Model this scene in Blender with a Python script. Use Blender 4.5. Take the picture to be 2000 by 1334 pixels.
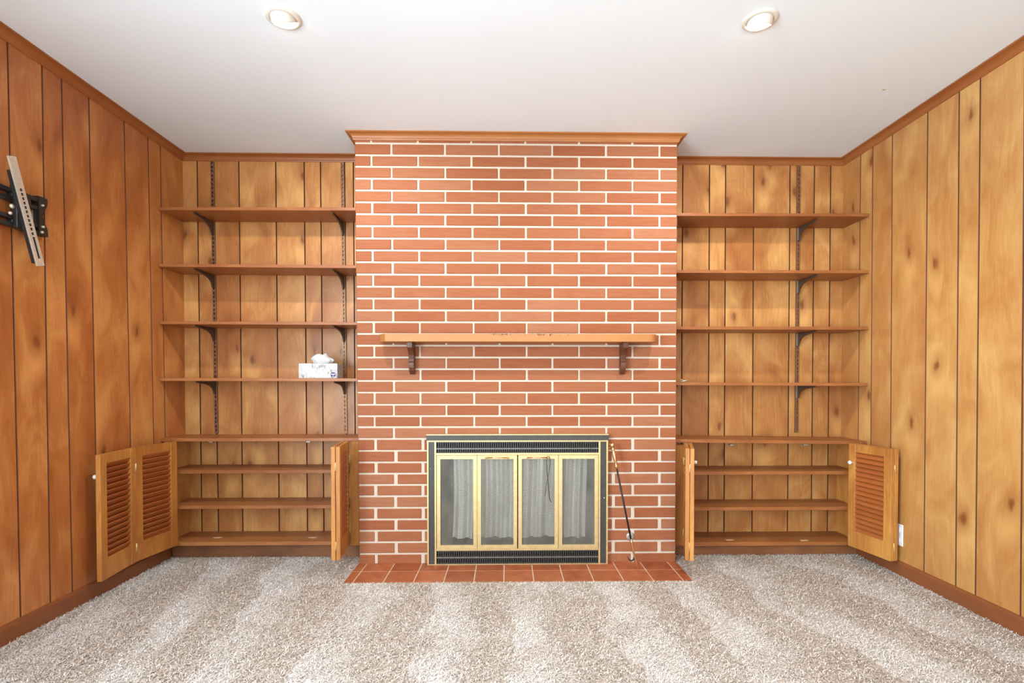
import bpy, bmesh, math, random
import numpy as np
from mathutils import Matrix, Vector

for o in list(bpy.data.objects):
    bpy.data.objects.remove(o)
S = bpy.context.scene
C = S.collection
R = math.radians
rnd = random.Random(7)

# ------------------------------------------------------------------ camera
FPX, PX, PY = 1018.1, 1008.9, 760.6            # focal length / principal point for a 2000 x 1334 frame
YAW, PITCH, EYE = 0.0177, -0.0159, 1.0466
cam = bpy.data.cameras.new('camera')
cam.sensor_width = 36.0
cam.lens = FPX / 2000 * 36
cam.shift_x = (1000 - PX) / 2000
cam.shift_y = (PY - 667) / 2000
cam.clip_start = 0.02
camo = bpy.data.objects.new('camera', cam)
C.objects.link(camo)
camo.location = (0, 0, EYE)
camo.rotation_euler = (math.pi / 2 + PITCH, 0, -YAW)
S.camera = camo

# ------------------------------------------------------------------ light and exposure
w = bpy.data.worlds.new('world')
S.world = w
w.use_nodes = True
w.node_tree.nodes['Background'].inputs[0].default_value = (0.90, 0.95, 1.0, 1)
w.node_tree.nodes['Background'].inputs[1].default_value = 0.6
S.view_settings.view_transform = 'Standard'
S.view_settings.look = 'None'
S.view_settings.gamma = 1
S.view_settings.use_curve_mapping = False
S.view_settings.exposure = 0.42
REAR_FILL_POWER = 54.0       # fill light at an added window behind the camera
SPOT_POWER = 42.0          # each recessed lamp
al = bpy.data.lights.new('added_rear_fill', 'AREA')
al.shape = 'RECTANGLE'
al.size, al.size_y = 3.4, 1.9
al.energy = REAR_FILL_POWER
al.color = (0.80, 0.92, 1.0)
alo = bpy.data.objects.new('added_rear_fill', al)
C.objects.link(alo)
alo.location = (0.05, -2.15, 1.25)
alo.rotation_euler = (R(90), 0, 0)             # faces +Y, into the room
SIDE_FILL_POWER = 168.0         # added fill from the left, behind the camera, for ceiling and right wall
sl_ = bpy.data.lights.new('added_side_fill', 'AREA')
sl_.shape = 'RECTANGLE'
sl_.size, sl_.size_y = 1.9, 1.7
sl_.energy = SIDE_FILL_POWER
sl_.color = (0.80, 0.92, 1.0)
slo = bpy.data.objects.new('added_side_fill', sl_)
C.objects.link(slo)
slo.location = (-2.03, -.55, 1.2)
slo.rotation_euler = (R(90), 0, R(-90))        # faces +X

# ------------------------------------------------------------------ dimensions (metres)
XL, XR, YB, YC, H = -2.0, 2.119, 3.27, 2.97, 2.44
YREAR = -2.2
def cx0(z): return -0.8435 - 0.0165 * z / 2.4      # left edge of the chimney breast, a touch out of plumb
CX1 = 0.969

# ------------------------------------------------------------------ helpers
def wm(o):
    m = o.matrix_basis.copy()
    if o.parent:
        m = wm(o.parent) @ o.matrix_parent_inverse @ m
    return m

def adopt(o, parent):
    o.parent = parent
    o.matrix_parent_inverse = wm(parent).inverted()
    return o

def link(name, me, mat=None, parent=None, local=False, loc=None, rot=None):
    o = bpy.data.objects.new(name, me)
    C.objects.link(o)
    if mat is not None and me is not None:
        if len(me.materials) == 0:
            me.materials.append(mat)
    if loc is not None: o.location = loc
    if rot is not None: o.rotation_euler = rot
    if parent is not None:
        if local: o.parent = parent
        else: adopt(o, parent)
    return o

def tag(o, label=None, cat=None, group=None, kind=None):
    if label: o['label'] = label
    if cat: o['category'] = cat
    if group: o['group'] = group
    if kind: o['kind'] = kind
    return o

def empty(name, loc, label, cat, group=None):
    o = bpy.data.objects.new(name, None)
    o.empty_display_size = 0.05
    C.objects.link(o)
    o.location = loc
    return tag(o, label, cat, group)

class MB:
    """collects faces for one mesh"""
    def __init__(s): s.v = []; s.f = []; s.sm = []
    def add(s, vs, fs, smooth=False):
        n = len(s.v); s.v += [tuple(q) for q in vs]
        s.f += [[i + n for i in f] for f in fs]; s.sm += [smooth] * len(fs)
        return s
    def box(s, x0, x1, y0, y1, z0, z1):
        vs = [(x, y, z) for z in (z0, z1) for y in (y0, y1) for x in (x0, x1)]
        return s.add(vs, [(0, 2, 3, 1), (4, 5, 7, 6), (0, 1, 5, 4), (2, 6, 7, 3), (0, 4, 6, 2), (1, 3, 7, 5)])
    def hexa(s, b, t):
        """b, t: four bottom / top points, counter-clockwise seen from above"""
        return s.add(list(b) + list(t), [(3, 2, 1, 0), (4, 5, 6, 7)] + [(i, (i + 1) % 4, 4 + (i + 1) % 4, 4 + i) for i in range(4)])
    def prism(s, poly, axis, a, b):
        """2D polygon extruded along an axis from a to b; poly coordinates are the two other axes in order"""
        def P(u, v, w_):
            return {'x': (w_, u, v), 'y': (u, w_, v), 'z': (u, v, w_)}[axis]
        n = len(poly)
        vs = [P(u, v, a) for u, v in poly] + [P(u, v, b) for u, v in poly]
        return s.add(vs, [tuple(range(n)), tuple(range(2 * n - 1, n - 1, -1))] + [(i, i + n, (i + 1) % n + n, (i + 1) % n) for i in range(n)])
    def lathe(s, prof, seg=24, mat=Matrix.Identity(4), smooth=True):
        n = len(prof); vs = []
        for k in range(seg):
            a = 2 * math.pi * k / seg
            for r, z in prof: vs.append(mat @ Vector((r * math.cos(a), r * math.sin(a), z)))
        fs = []
        for k in range(seg):
            k2 = (k + 1) % seg
            for i in range(n - 1): fs.append((k * n + i, k2 * n + i, k2 * n + i + 1, k * n + i + 1))
        return s.add(vs, fs, smooth)
    def tube(s, pts, rad, seg=8, smooth=True):
        pts = [Vector(p) for p in pts]
        if not isinstance(rad, (list, tuple)): rad = [rad] * len(pts)
        vs = []
        up = Vector((0.13, 0.21, 0.97))
        for i, p in enumerate(pts):
            d = (pts[min(i + 1, len(pts) - 1)] - pts[max(i - 1, 0)]).normalized()
            a = d.cross(up)
            if a.length < .1: a = d.cross(Vector((1, 0, 0)))
            a.normalize(); b = d.cross(a)
            for k in range(seg):
                t = 2 * math.pi * k / seg
                vs.append(p + rad[i] * (math.cos(t) * a + math.sin(t) * b))
        n = len(pts)
        fs = [(i * seg + k, i * seg + (k + 1) % seg, (i + 1) * seg + (k + 1) % seg, (i + 1) * seg + k) for i in range(n - 1) for k in range(seg)]
        fs += [tuple(range(seg - 1, -1, -1)), tuple(range((n - 1) * seg, n * seg))]
        return s.add(vs, fs, smooth)
    def mesh(s, name, bevel=0.0, seg=1):
        me = bpy.data.meshes.new(name)
        me.from_pydata(s.v, [], s.f)
        me.polygons.foreach_set('use_smooth', s.sm)
        bm = bmesh.new(); bm.from_mesh(me)
        bmesh.ops.recalc_face_normals(bm, faces=bm.faces)
        if bevel:
            bmesh.ops.bevel(bm, geom=[e for e in bm.edges], offset=bevel, segments=seg, affect='EDGES', profile=0.5)
        bm.to_mesh(me); bm.free()
        me.update()
        return me
    def build(s, name, mat, parent=None, bevel=0.0, seg=1, local=False, loc=None, rot=None):
        return link(name, s.mesh(name, bevel, seg), mat, parent, local, loc, rot)

# ------------------------------------------------------------------ materials
def new_mat(name):
    m = bpy.data.materials.new(name); m.use_nodes = True
    nt = m.node_tree
    return m, nt, nt.nodes['Principled BSDF']

class N:
    """short hand for building node trees"""
    def __init__(s, nt): s.nt = nt
    def n(s, t, **kw):
        q = s.nt.nodes.new(t)
        for k, v in kw.items(): setattr(q, k, v)
        return q
    def l(s, a, b): s.nt.links.new(a, b)
    def val(s, sock, v):
        if isinstance(v, (int, float)): sock.default_value = v
        elif isinstance(v, tuple): sock.default_value = v
        else: s.l(v, sock)
    def math(s, op, a, b=0.0, c=None, clamp=False):
        q = s.n('ShaderNodeMath', operation=op); q.use_clamp = clamp
        s.val(q.inputs[0], a); s.val(q.inputs[1], b)
        if c is not None: s.val(q.inputs[2], c)
        return q.outputs[0]
    def noise(s, vec, scale=5, detail=3, rough=.55, dist=0.0):
        q = s.n('ShaderNodeTexNoise')
        s.l(vec, q.inputs['Vector']); q.inputs['Scale'].default_value = scale
        q.inputs['Detail'].default_value = detail; q.inputs['Roughness'].default_value = rough
        q.inputs['Distortion'].default_value = dist
        return q.outputs['Fac']
    def scale(s, vec, sc, off=None):
        q = s.n('ShaderNodeMapping'); s.l(vec, q.inputs['Vector'])
        q.inputs['Scale'].default_value = sc
        if off is not None: s.l(off, q.inputs['Location'])
        return q.outputs[0]
    def ramp(s, fac, stops, interp='LINEAR'):
        q = s.n('ShaderNodeValToRGB'); s.l(fac, q.inputs[0]); cr = q.color_ramp; cr.interpolation = interp
        while len(cr.elements) < len(stops): cr.elements.new(.5)
        for e, (p, c) in zip(cr.elements, stops):
            e.position = p; e.color = (c[0], c[1], c[2], 1) if not isinstance(c, (int, float)) else (c, c, c, 1)
        return q.outputs[0]
    def mix(s, fac, a, b, mode='MIX'):
        q = s.n('ShaderNodeMix', data_type='RGBA', blend_type=mode)
        s.val(q.inputs[0], fac)
        for i, v in ((6, a), (7, b)):
            if isinstance(v, tuple): q.inputs[i].default_value = (v[0], v[1], v[2], 1)
            else: s.l(v, q.inputs[i])
        return q.outputs[2]
    def mapr(s, v, a, b, c, d, smooth=True):
        q = s.n('ShaderNodeMapRange'); q.interpolation_type = 'SMOOTHSTEP' if smooth else 'LINEAR'
        s.l(v, q.inputs[0])
        for i, t in zip((1, 2, 3, 4), (a, b, c, d)): q.inputs[i].default_value = t
        return q.outputs[0]
    def bump(s, h, strength, dist, bsdf):
        q = s.n('ShaderNodeBump'); q.inputs['Strength'].default_value = strength; q.inputs['Distance'].default_value = dist
        s.l(h, q.inputs['Height']); s.l(q.outputs[0], bsdf.inputs['Normal'])

def wood(name, axis, dark, light, knots=True, rough=.36, var=.16, fig=1.0, knot_col=(.19, .046, .011), streak=.5):
    """varnished birch / maple panelling: soft golden figure, red-brown blotches, small knots; grain along local axis"""
    m, nt, b = new_mat(name); k = N(nt)
    tc = k.n('ShaderNodeTexCoord').outputs['Object']
    oi = k.n('ShaderNodeObjectInfo').outputs['Random']
    off = k.n('ShaderNodeCombineXYZ')
    k.l(k.math('MULTIPLY', oi, 37.0), off.inputs[0]); k.l(k.math('MULTIPLY', oi, 53.0), off.inputs[1]); k.l(k.math('MULTIPLY', oi, 71.0), off.inputs[2])
    va = k.n('ShaderNodeVectorMath', operation='ADD'); k.l(tc, va.inputs[0]); k.l(off.outputs[0], va.inputs[1])
    co = va.outputs[0]
    def st(a, c, flat=1):  # a across the grain, c along it
        return {'x': (c, a, a), 'y': (a, c, a), 'z': (a, a * flat, c)}[axis]
    warp = k.n('ShaderNodeTexNoise'); k.l(k.scale(co, st(3.0, 1.4)), warp.inputs['Vector']); warp.inputs['Scale'].default_value = 1.0
    wv = k.n('ShaderNodeVectorMath', operation='MULTIPLY_ADD'); k.l(warp.outputs['Color'], wv.inputs[0])
    wv.inputs[1].default_value = (.16, .16, .16); k.l(co, wv.inputs[2])
    cw = wv.outputs[0]
    blotch = k.noise(k.scale(cw, st(6.0, 3.0)), 1.0, 5, .58, .7)
    broad = k.noise(k.scale(cw, st(3.0, .8)), 1.0, 2, .5)
    grain = k.noise(k.scale(cw, st(95, 2.2)), 1.0, 3, .6)
    fine = k.noise(k.scale(co, st(420, 9)), 1.0, 2, .5)
    f = k.math('ADD', k.math('MULTIPLY', k.math('SUBTRACT', blotch, .5), 1.7 * fig), k.math('MULTIPLY', k.math('SUBTRACT', broad, .5), .9 * fig))
    f = k.math('ADD', f, k.math('MULTIPLY', k.math('SUBTRACT', grain, .5), streak))
    f = k.math('ADD', f, k.math('MULTIPLY', k.math('SUBTRACT', fine, .5), .26))
    f = k.math('ADD', f, k.math('MULTIPLY', k.math('SUBTRACT', oi, .5), var * 2.2))
    f = k.math('ADD', f, .5, clamp=True)
    mid = tuple((x * y) ** .5 for x, y in zip(dark, light))
    col = k.ramp(f, [(0.0, dark), (.48, mid), (1.0, light)])
    if knots:
        kw = k.n('ShaderNodeTexNoise'); k.l(k.scale(co, st(38, 16)), kw.inputs['Vector']); kw.inputs['Scale'].default_value = 1.0; kw.inputs['Detail'].default_value = 2
        kv = k.n('ShaderNodeVectorMath', operation='MULTIPLY_ADD'); k.l(kw.outputs['Color'], kv.inputs[0]); kv.inputs[1].default_value = (.035, .035, .035); k.l(cw, kv.inputs[2])
        sx = k.n('ShaderNodeSeparateXYZ'); k.l(k.scale(kv.outputs[0], st(4.6, 2.3)), sx.inputs[0])
        a_, c_ = {'x': (1, 0), 'y': (0, 1), 'z': (0, 2)}[axis]
        def knot_field(shift):
            cb = k.n('ShaderNodeCombineXYZ'); k.l(sx.outputs[a_], cb.inputs[0]); k.l(k.math('ADD', sx.outputs[c_], shift), cb.inputs[1])
            vo = k.n('ShaderNodeTexVoronoi', feature='F1', voronoi_dimensions='2D'); k.l(cb.outputs[0], vo.inputs['Vector']); vo.inputs['Scale'].default_value = 1.0
            sc = k.n('ShaderNodeSeparateColor'); k.l(vo.outputs['Color'], sc.inputs[0])
            return vo, k.math('GREATER_THAN', sc.outputs[0], .5)
        vo2, sel2 = knot_field(.22)
        col = k.mix(k.math('MULTIPLY', k.math('MULTIPLY', k.mapr(vo2.outputs['Distance'], .04, .34, 1, 0), sel2), .55), col, tuple(min(1, q * 1.12) for q in light))
        vo, sel = knot_field(0.0)
        core = k.math('MULTIPLY', k.mapr(vo.outputs['Distance'], .02, .10, 1, 0), sel)
        halo = k.math('MULTIPLY', k.mapr(vo.outputs['Distance'], .05, .27, 1, 0), sel)
        col = k.mix(k.math('MULTIPLY', halo, .45), col, tuple(q * .8 for q in dark))
        col = k.mix(k.math('MULTIPLY', core, .82), col, knot_col)
    k.l(col, b.inputs['Base Color'])
    k.l(k.mapr(grain, .2, .8, rough - .05, rough + .08), b.inputs['Roughness'])
    b.inputs['IOR'].default_value = 1.5
    k.bump(grain, .05, .002, b)
    return m

def plain(name, col, rough=.5, metal=0.0, nscale=0, namp=.15, bump=0, spec=None, obvar=0.0):
    m, nt, b = new_mat(name); k = N(nt)
    b.inputs['Roughness'].default_value = rough; b.inputs['Metallic'].default_value = metal
    if spec is not None: b.inputs['Specular IOR Level'].default_value = spec
    if nscale:
        tc = k.n('ShaderNodeTexCoord').outputs['Object']
        nz = k.noise(tc, nscale, 4, .6)
        c = k.ramp(nz, [(.25, tuple(q * (1 - namp) for q in col)), (.75, tuple(min(1, q * (1 + namp)) for q in col))])
        k.l(c, b.inputs['Base Color'])
        if bump: k.bump(nz, bump, .002, b)
    else:
        b.inputs['Base Color'].default_value = (*col, 1)
    return m

WALL_D, WALL_L = (.29, .092, .021), (.60, .325, .108)
M = {}
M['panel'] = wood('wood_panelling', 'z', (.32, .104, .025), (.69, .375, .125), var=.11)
M['panel_left'] = wood('wood_panelling_shaded_red', 'z', (.30, .078, .017), (.63, .285, .084), var=.12)  # same panelling; redder tint stands for the dimmer light on the left wall
M['panel_right'] = wood('wood_panelling_lit_gold', 'z', (.36, .128, .031), (.62, .360, .122), fig=.85)  # same panelling; golden tint stands for the brighter light on the right wall
M['board'] = wood('wood_shelf', 'x', (.21, .060, .016), (.43, .175, .052), knots=False, fig=.6, streak=.9, rough=.40)
M['louver'] = wood('wood_louver', 'x', (.30, .075, .018), (.44, .135, .032), knots=False, fig=.5, rough=.40)
M['door'] = wood('wood_door', 'z', (.34, .115, .022), (.60, .280, .064), knots=False, fig=1.0, rough=.42, streak=1.1)
M['trim'] = wood('wood_trim', 'x', (.25, .075, .020), (.40, .140, .038), knots=False, fig=.5, rough=.36, var=.05)
M['trimy'] = wood('wood_trim_lengthwise', 'y', (.25, .075, .020), (.40, .140, .038), knots=False, fig=.5, rough=.36, var=.05)
M['mantelcrown'] = wood('wood_chimney_crown', 'x', (.32, .105, .025), (.50, .205, .058), knots=False, fig=.6, rough=.34, var=.05)
M['base'] = wood('wood_baseboard', 'y', (.17, .050, .016), (.30, .100, .030), knots=False, fig=.6, rough=.45, var=.05)
M['toe'] = wood('wood_toe_kick', 'x', (.13, .045, .016), (.34, .13, .042), knots=True, fig=1.0, rough=.5, var=.05)
M['mantel'] = wood('wood_mantel', 'x', (.36, .135, .033), (.50, .225, .066), knots=False, fig=.6, rough=.45, var=.02)
M['corbel'] = wood('wood_corbel', 'z', (.075, .022, .009), (.155, .050, .019), knots=False, fig=.5, rough=.38, var=.02)
M['groove'] = plain('groove_dark_brown', (.115, .032, .010), .7, nscale=30)
M['brassy'] = plain('brass_satin', (.68, .515, .25), .38, .6, nscale=40, namp=.12)
M['brass'] = plain('brass_polished', (.78, .52, .26), .22, 1.0, nscale=60, namp=.1)
M['black'] = plain('black_enamel', (.046, .042, .036), .42, 0, nscale=60, namp=.3)
M['vent'] = plain('black_vent_steel', (.032, .029, .025), .45, 0, nscale=60, namp=.3)
M['void'] = plain('slot_shadow_black', (.006, .006, .006), .9, nscale=20)
M['firebox'] = plain('sooty_firebrick', (.13, .115, .095), .9, nscale=9, namp=.4, bump=.3)
M['steel'] = plain('brushed_steel', (.70, .65, .55), .42, .55, nscale=80, namp=.1)
M['blackmetal'] = plain('black_powder_coat', (.022, .020, .019), .40, 0, nscale=70, namp=.3)
M['brownmetal'] = plain('brown_painted_steel', (.085, .052, .036), .42, .2, nscale=60, namp=.2)
M['bronze'] = plain('bronze_rail_steel', (.24, .125, .065), .40, .5, nscale=60, namp=.2)
M['white'] = plain('white_plastic', (.85, .84, .81), .4, nscale=30, namp=.03)
M['iron'] = plain('black_iron', (.018, .017, .016), .45, .3, nscale=60, namp=.3)
M['zinc'] = plain('grey_zinc', (.42, .41, .38), .45, .7, nscale=60, namp=.2)
M['paper'] = plain('white_tissue_paper', (.60, .595, .59), .9, nscale=40, namp=.03)
M['purple'] = plain('purple_print', (.034, .018, .15), .5, nscale=50, namp=.1)
M['red'] = plain('red_plastic', (.75, .07, .02), .4, nscale=50, namp=.1)
M['patch'] = plain('pale_worn_patch', (.66, .47, .28), .7, nscale=60, namp=.2)
M['grout'] = plain('cream_grout', (.62, .46, .33), .9, nscale=60, namp=.15)
M['trimring'] = plain('ivory_lamp_trim', (.72, .68, .60), .5, nscale=30, namp=.03)

def mat_paint():
    m, nt, b = new_mat('ceiling_paint'); k = N(nt)
    tc = k.n('ShaderNodeTexCoord').outputs['Object']
    nz = k.noise(tc, 220, 3, .6)
    k.l(k.ramp(k.noise(tc, 1.2, 3, .5), [(.3, (.815, .905, .965)), (.7, (.835, .925, .985))]), b.inputs['Base Color'])
    b.inputs['Roughness'].default_value = .75
    k.bump(nz, .12, .002, b)
    return m
M['paint'] = mat_paint()

def mat_brick():
    m, nt, b = new_mat('brick_clay'); k = N(nt)
    tc = k.n('ShaderNodeTexCoord').outputs['Object']; oi = k.n('ShaderNodeObjectInfo').outputs['Random']
    off = k.n('ShaderNodeCombineXYZ')
    for i in range(3): k.l(k.math('MULTIPLY', oi, 31.0 + 17 * i), off.inputs[i])
    va = k.n('ShaderNodeVectorMath', operation='ADD'); k.l(tc, va.inputs[0]); k.l(off.outputs[0], va.inputs[1])
    co = va.outputs[0]
    streak = k.noise(k.scale(co, (9, 20, 75)), 1.0, 4, .6, .4)
    spk = k.noise(co, 260, 2, .6)
    f = k.math('ADD', k.math('MULTIPLY', k.math('SUBTRACT', streak, .5), .9), k.math('MULTIPLY', k.math('SUBTRACT', oi, .5), .55))
    f = k.math('ADD', f, k.math('MULTIPLY', k.math('SUBTRACT', spk, .5), .25))
    f = k.math('ADD', f, .5, clamp=True)
    col = k.ramp(f, [(0, (.265, .070, .025)), (.5, (.312, .106, .045)), (1, (.345, .148, .078))])
    k.l(col, b.inputs['Base Color']); b.inputs['Roughness'].default_value = .65; b.inputs['Specular IOR Level'].default_value = .22
    k.bump(spk, .25, .0012, b)
    return m
M['brick'] = mat_brick()
M['mortar'] = plain('pale_mortar', (.58, .485, .39), .95, nscale=55, namp=.07, bump=.4)

def mat_tile():
    m, nt, b = new_mat('quarry_tile'); k = N(nt)
    tc = k.n('ShaderNodeTexCoord').outputs['Object']; oi = k.n('ShaderNodeObjectInfo').outputs['Random']
    off = k.n('ShaderNodeCombineXYZ')
    for i in range(3): k.l(k.math('MULTIPLY', oi, 23.0 + 11 * i), off.inputs[i])
    va = k.n('ShaderNodeVectorMath', operation='ADD'); k.l(tc, va.inputs[0]); k.l(off.outputs[0], va.inputs[1])
    nz = k.noise(va.outputs[0], 14, 4, .6)
    f = k.math('ADD', nz, k.math('MULTIPLY', k.math('SUBTRACT', oi, .5), .3), clamp=True)
    k.l(k.ramp(f, [(.2, (.24, .058, .018)), (.55, (.36, .098, .034)), (.85, (.44, .150, .060))]), b.inputs['Base Color'])
    b.inputs['Roughness'].default_value = .5
    return m
M['tile'] = mat_tile()

def mat_carpet(fibre):
    m, nt, b = new_mat('carpet_fibre' if fibre else 'carpet_backing'); k = N(nt)
    geo = k.n('ShaderNodeTexCoord').outputs['Object']
    # vacuum-cleaner tracks: pile brushed one way or the other, in wedges running away from the hearth
    sep = k.n('ShaderNodeSeparateXYZ'); k.l(geo, sep.inputs[0])
    X, Y = sep.outputs[0], sep.outputs[1]
    wx = k.math('MULTIPLY', k.math('SUBTRACT', k.noise(geo, 1.3, 3, .6), .5), .55)
    u = k.math('ADD', X, k.math('ADD', wx, k.math('MULTIPLY', k.math('ABSOLUTE', k.math('SUBTRACT', X, .1)), k.math('MULTIPLY', k.math('SUBTRACT', Y, 2.7), .12))))
    saw = k.math('FRACT', k.math('MULTIPLY', u, 2.45))
    band = k.math('MULTIPLY', k.mapr(saw, .0, .05, 0, 1), k.mapr(saw, .32, .62, 1, 0))
    big = k.noise(geo, 2.2, 3, .6)
    light = k.math('ADD', k.math('MULTIPLY', band, k.mapr(big, .30, .60, .15, 1)), k.mapr(big, .50, .70, 0, .55), clamp=True)
    if fibre:
        at = k.n('ShaderNodeAttribute'); at.attribute_name = 'tone'
        t = at.outputs['Fac']
    else:
        t = k.noise(geo, 160, 3, .7)
    dk = k.ramp(t, [(0, (.29, .205, .135)), (.30, (.47, .38, .305)), (.62, (.62, .54, .47)), (1, (.78, .725, .675))])
    lt = k.ramp(t, [(0, (.51, .435, .37)), (.25, (.66, .60, .545)), (1, (.80, .755, .72))])
    col = k.mix(light, dk, lt)
    k.l(col, b.inputs['Base Color'])
    b.inputs['Roughness'].default_value = .95; b.inputs['Specular IOR Level'].default_value = .1
    if not fibre: k.bump(t, .5, .004, b)
    return m
M['carpet'] = mat_carpet(False)
M['fibre'] = mat_carpet(True)

def mat_glass():
    m = bpy.data.materials.new('sooty_glass'); m.use_nodes = True; nt = m.node_tree; k = N(nt)
    nt.nodes.remove(nt.nodes['Principled BSDF'])
    out = nt.nodes['Material Output']
    tr = k.n('ShaderNodeBsdfTransparent'); tr.inputs[0].default_value = (.93, .93, .91, 1)
    gl = k.n('ShaderNodeBsdfGlossy'); gl.inputs['Roughness'].default_value = .12
    di = k.n('ShaderNodeBsdfDiffuse'); di.inputs[0].default_value = (.40, .37, .32, 1)
    fr = k.n('ShaderNodeFresnel'); fr.inputs[0].default_value = 1.45
    a = k.n('ShaderNodeMixShader'); k.l(fr.outputs[0], a.inputs[0]); k.l(tr.outputs[0], a.inputs[1]); k.l(gl.outputs[0], a.inputs[2])
    tc = k.n('ShaderNodeTexCoord').outputs['Object']
    film = k.mapr(k.noise(k.scale(tc, (9, 9, 4)), 1.0, 4, .6), .3, .75, .08, .26)
    c = k.n('ShaderNodeMixShader'); k.l(film, c.inputs[0]); k.l(a.outputs[0], c.inputs[1]); k.l(di.outputs[0], c.inputs[2])
    k.l(c.outputs[0], out.inputs[0])
    return m
M['glass'] = mat_glass()

def mat_chain():
    """woven spark-guard mesh: herringbone of thin bright wire with small holes"""
    m, nt, b = new_mat('spark_guard_mesh'); k = N(nt)
    tc = k.n('ShaderNodeTexCoord').outputs['UV']
    sep = k.n('ShaderNodeSeparateXYZ'); k.l(tc, sep.inputs[0])
    u, v = sep.outputs[0], sep.outputs[1]
    tri = k.math('PINGPONG', u, .0052)
    ph = k.math('MULTIPLY', k.math('ADD', v, tri), 2 * math.pi / .0078)
    wv = k.math('MULTIPLY_ADD', k.math('SINE', ph), .5, .5)
    wire = k.mapr(wv, .22, .55, 0, 1)
    k.l(k.ramp(wv, [(.2, (.42, .40, .37)), (.8, (.95, .93, .88))]), b.inputs['Base Color'])
    b.inputs['Metallic'].default_value = .2; b.inputs['Roughness'].default_value = .35
    k.l(k.mapr(wv, .15, .60, .52, 1), b.inputs['Alpha'])
    return m
M['chain'] = mat_chain()

def mat_tissuebox():
    m, nt, b = new_mat('birch_print_card'); k = N(nt)
    tc = k.n('ShaderNodeTexCoord').outputs['Object']
    n1 = k.noise(k.scale(tc, (110, 110, 38)), 1.0, 3, .6)
    n2 = k.noise(k.scale(tc, (14, 14, 9)), 1.0, 2, .5)
    marks = k.math('MULTIPLY', k.mapr(n1, .50, .60, 0, .8), k.mapr(n2, .40, .52, 0, 1))
    k.l(k.mix(marks, (.55, .545, .54), (.20, .185, .17)), b.inputs['Base Color'])
    b.inputs['Roughness'].default_value = .55
    return m
M['card'] = mat_tissuebox()

def mat_bulb():
    m = bpy.data.materials.new('lit_bulb'); m.use_nodes = True; nt = m.node_tree; k = N(nt)
    nt.nodes.remove(nt.nodes['Principled BSDF'])
    e = k.n('ShaderNodeEmission'); e.inputs[0].default_value = (1, .97, .92, 1); e.inputs[1].default_value = 14
    k.l(e.outputs[0], nt.nodes['Material Output'].inputs[0])
    return m
M['bulb'] = mat_bulb()

# ------------------------------------------------------------------ the room shell
fl = MB()
fl.box(XL - .1, XR + .1, YREAR - .1, YB + .1, -.05, 0.0)
tag(fl.build('floor', M['carpet']), kind='structure')
ce = MB().box(XL - .1, XR + .1, YREAR - .1, YB + .1, H, H + .1)
ceiling = tag(ce.build('ceiling', M['paint']), kind='structure')
MB().lathe([(0, 0), (.006, 0), (.007, .0015), (.004, .003), (0, .003)], 10, Matrix.Translation((1.7965, 2.4786, H - .003)) @ Matrix.Rotation(.6, 4, 'Z') @ Matrix.Diagonal((1.5, .8, 1, 1))).build('plug', M['patch'], ceiling)

# panelled walls: a dark backing with separate bevelled planks
ENDS = (XL, XR, YB, -YB)
PT = .012                                     # plank thickness
def plank(parent, a0, a1, b0, b1, place, z0=0.0, z1=H, mat='panel'):
    """a: left/right edge at the floor, b: left/right edge at the ceiling (along the wall)"""
    g, c = .0016, .0022
    gl, gr = (0 if a0 in ENDS else g), (0 if a1 in ENDS else g)
    cl, cr = (0.0001 if a0 in ENDS else c), (0.0001 if a1 in ENDS else c)
    def edge(t, s0, s1): return s0 + (s1 - s0) * t
    mid = (a0 + a1) / 2
    def ring(l, r):
        return [(l - mid + gl, 0), (l - mid + gl, -PT + cl), (l - mid + gl + cl, -PT), (r - mid - gr - cr, -PT), (r - mid - gr, -PT + cr), (r - mid - gr, 0)]
    t0, t1 = z0 / H, z1 / H
    lo = [(u, v, z0) for u, v in ring(edge(t0, a0, b0), edge(t0, a1, b1))]
    hi = [(u, v, z1) for u, v in ring(edge(t1, a0, b0), edge(t1, a1, b1))]
    n = 6
    mb = MB().add(lo + hi, [tuple(range(n)), tuple(range(2 * n - 1, n - 1, -1))] + [(i, (i + 1) % n, (i + 1) % n + n, i + n) for i in range(n)])
    loc, rot = place(mid)
    o = mb.build('plank', M[mat], parent, loc=loc, rot=rot)
    o.data.materials.append(M['groove'])
    for pl in o.data.polygons:
        if abs(pl.normal.x) > .3: pl.material_index = 1
    return o

# measured joints (floor, ceiling); pattern of random widths continues towards the viewer
LJ = [(3.0856, 3.0624), (2.9882, 2.9591), (2.8065, 2.7782), (2.5707, 2.5489), (2.4192, 2.397), (2.3027, 2.2986), (2.1638, 2.1434)]
pat = [.20, .15, .105, .24, .18, .10, .21, .155, .23, .12]
y = LJ[-1][0]; i = 0
while y > .80:
    y -= pat[i % len(pat)]; i += 1
    LJ.append((y, y - .02))
YP = LJ[-1][0]                                # the panelling stops short of the added side window
wl = MB().box(XL - .1, XL - PT + .0005, YP - .03, YB + .1, 0, H)
wall_left = tag(wl.build('wall_left', M['groove']), kind='structure')
ed = [(YB, YB)] + LJ
for (p0, p1), (q0, q1) in zip(ed[:-1], ed[1:]):
    # seen from inside, local +x runs with +Y; local -y faces the room (+X)
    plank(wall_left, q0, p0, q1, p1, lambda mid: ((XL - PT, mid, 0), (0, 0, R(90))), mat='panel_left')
RJ = [(3.1057, 3.111), (2.9935, 3.0069), (2.8345, 2.8534), (2.5998, 2.6121), (2.4116, 2.4291), (2.308, 2.3196), (2.1006, 2.1188)]
y = RJ[-1][0]; i = 3
while y > YREAR + .25:
    y -= pat[i % len(pat)]; i += 1
    RJ.append((y, y + .015))
wr = MB().box(XR + PT - .0005, XR + .1, YREAR - .1, YB + .1, 0, H)
wall_right = tag(wr.build('wall_right', M['groove']), kind='structure')
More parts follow.
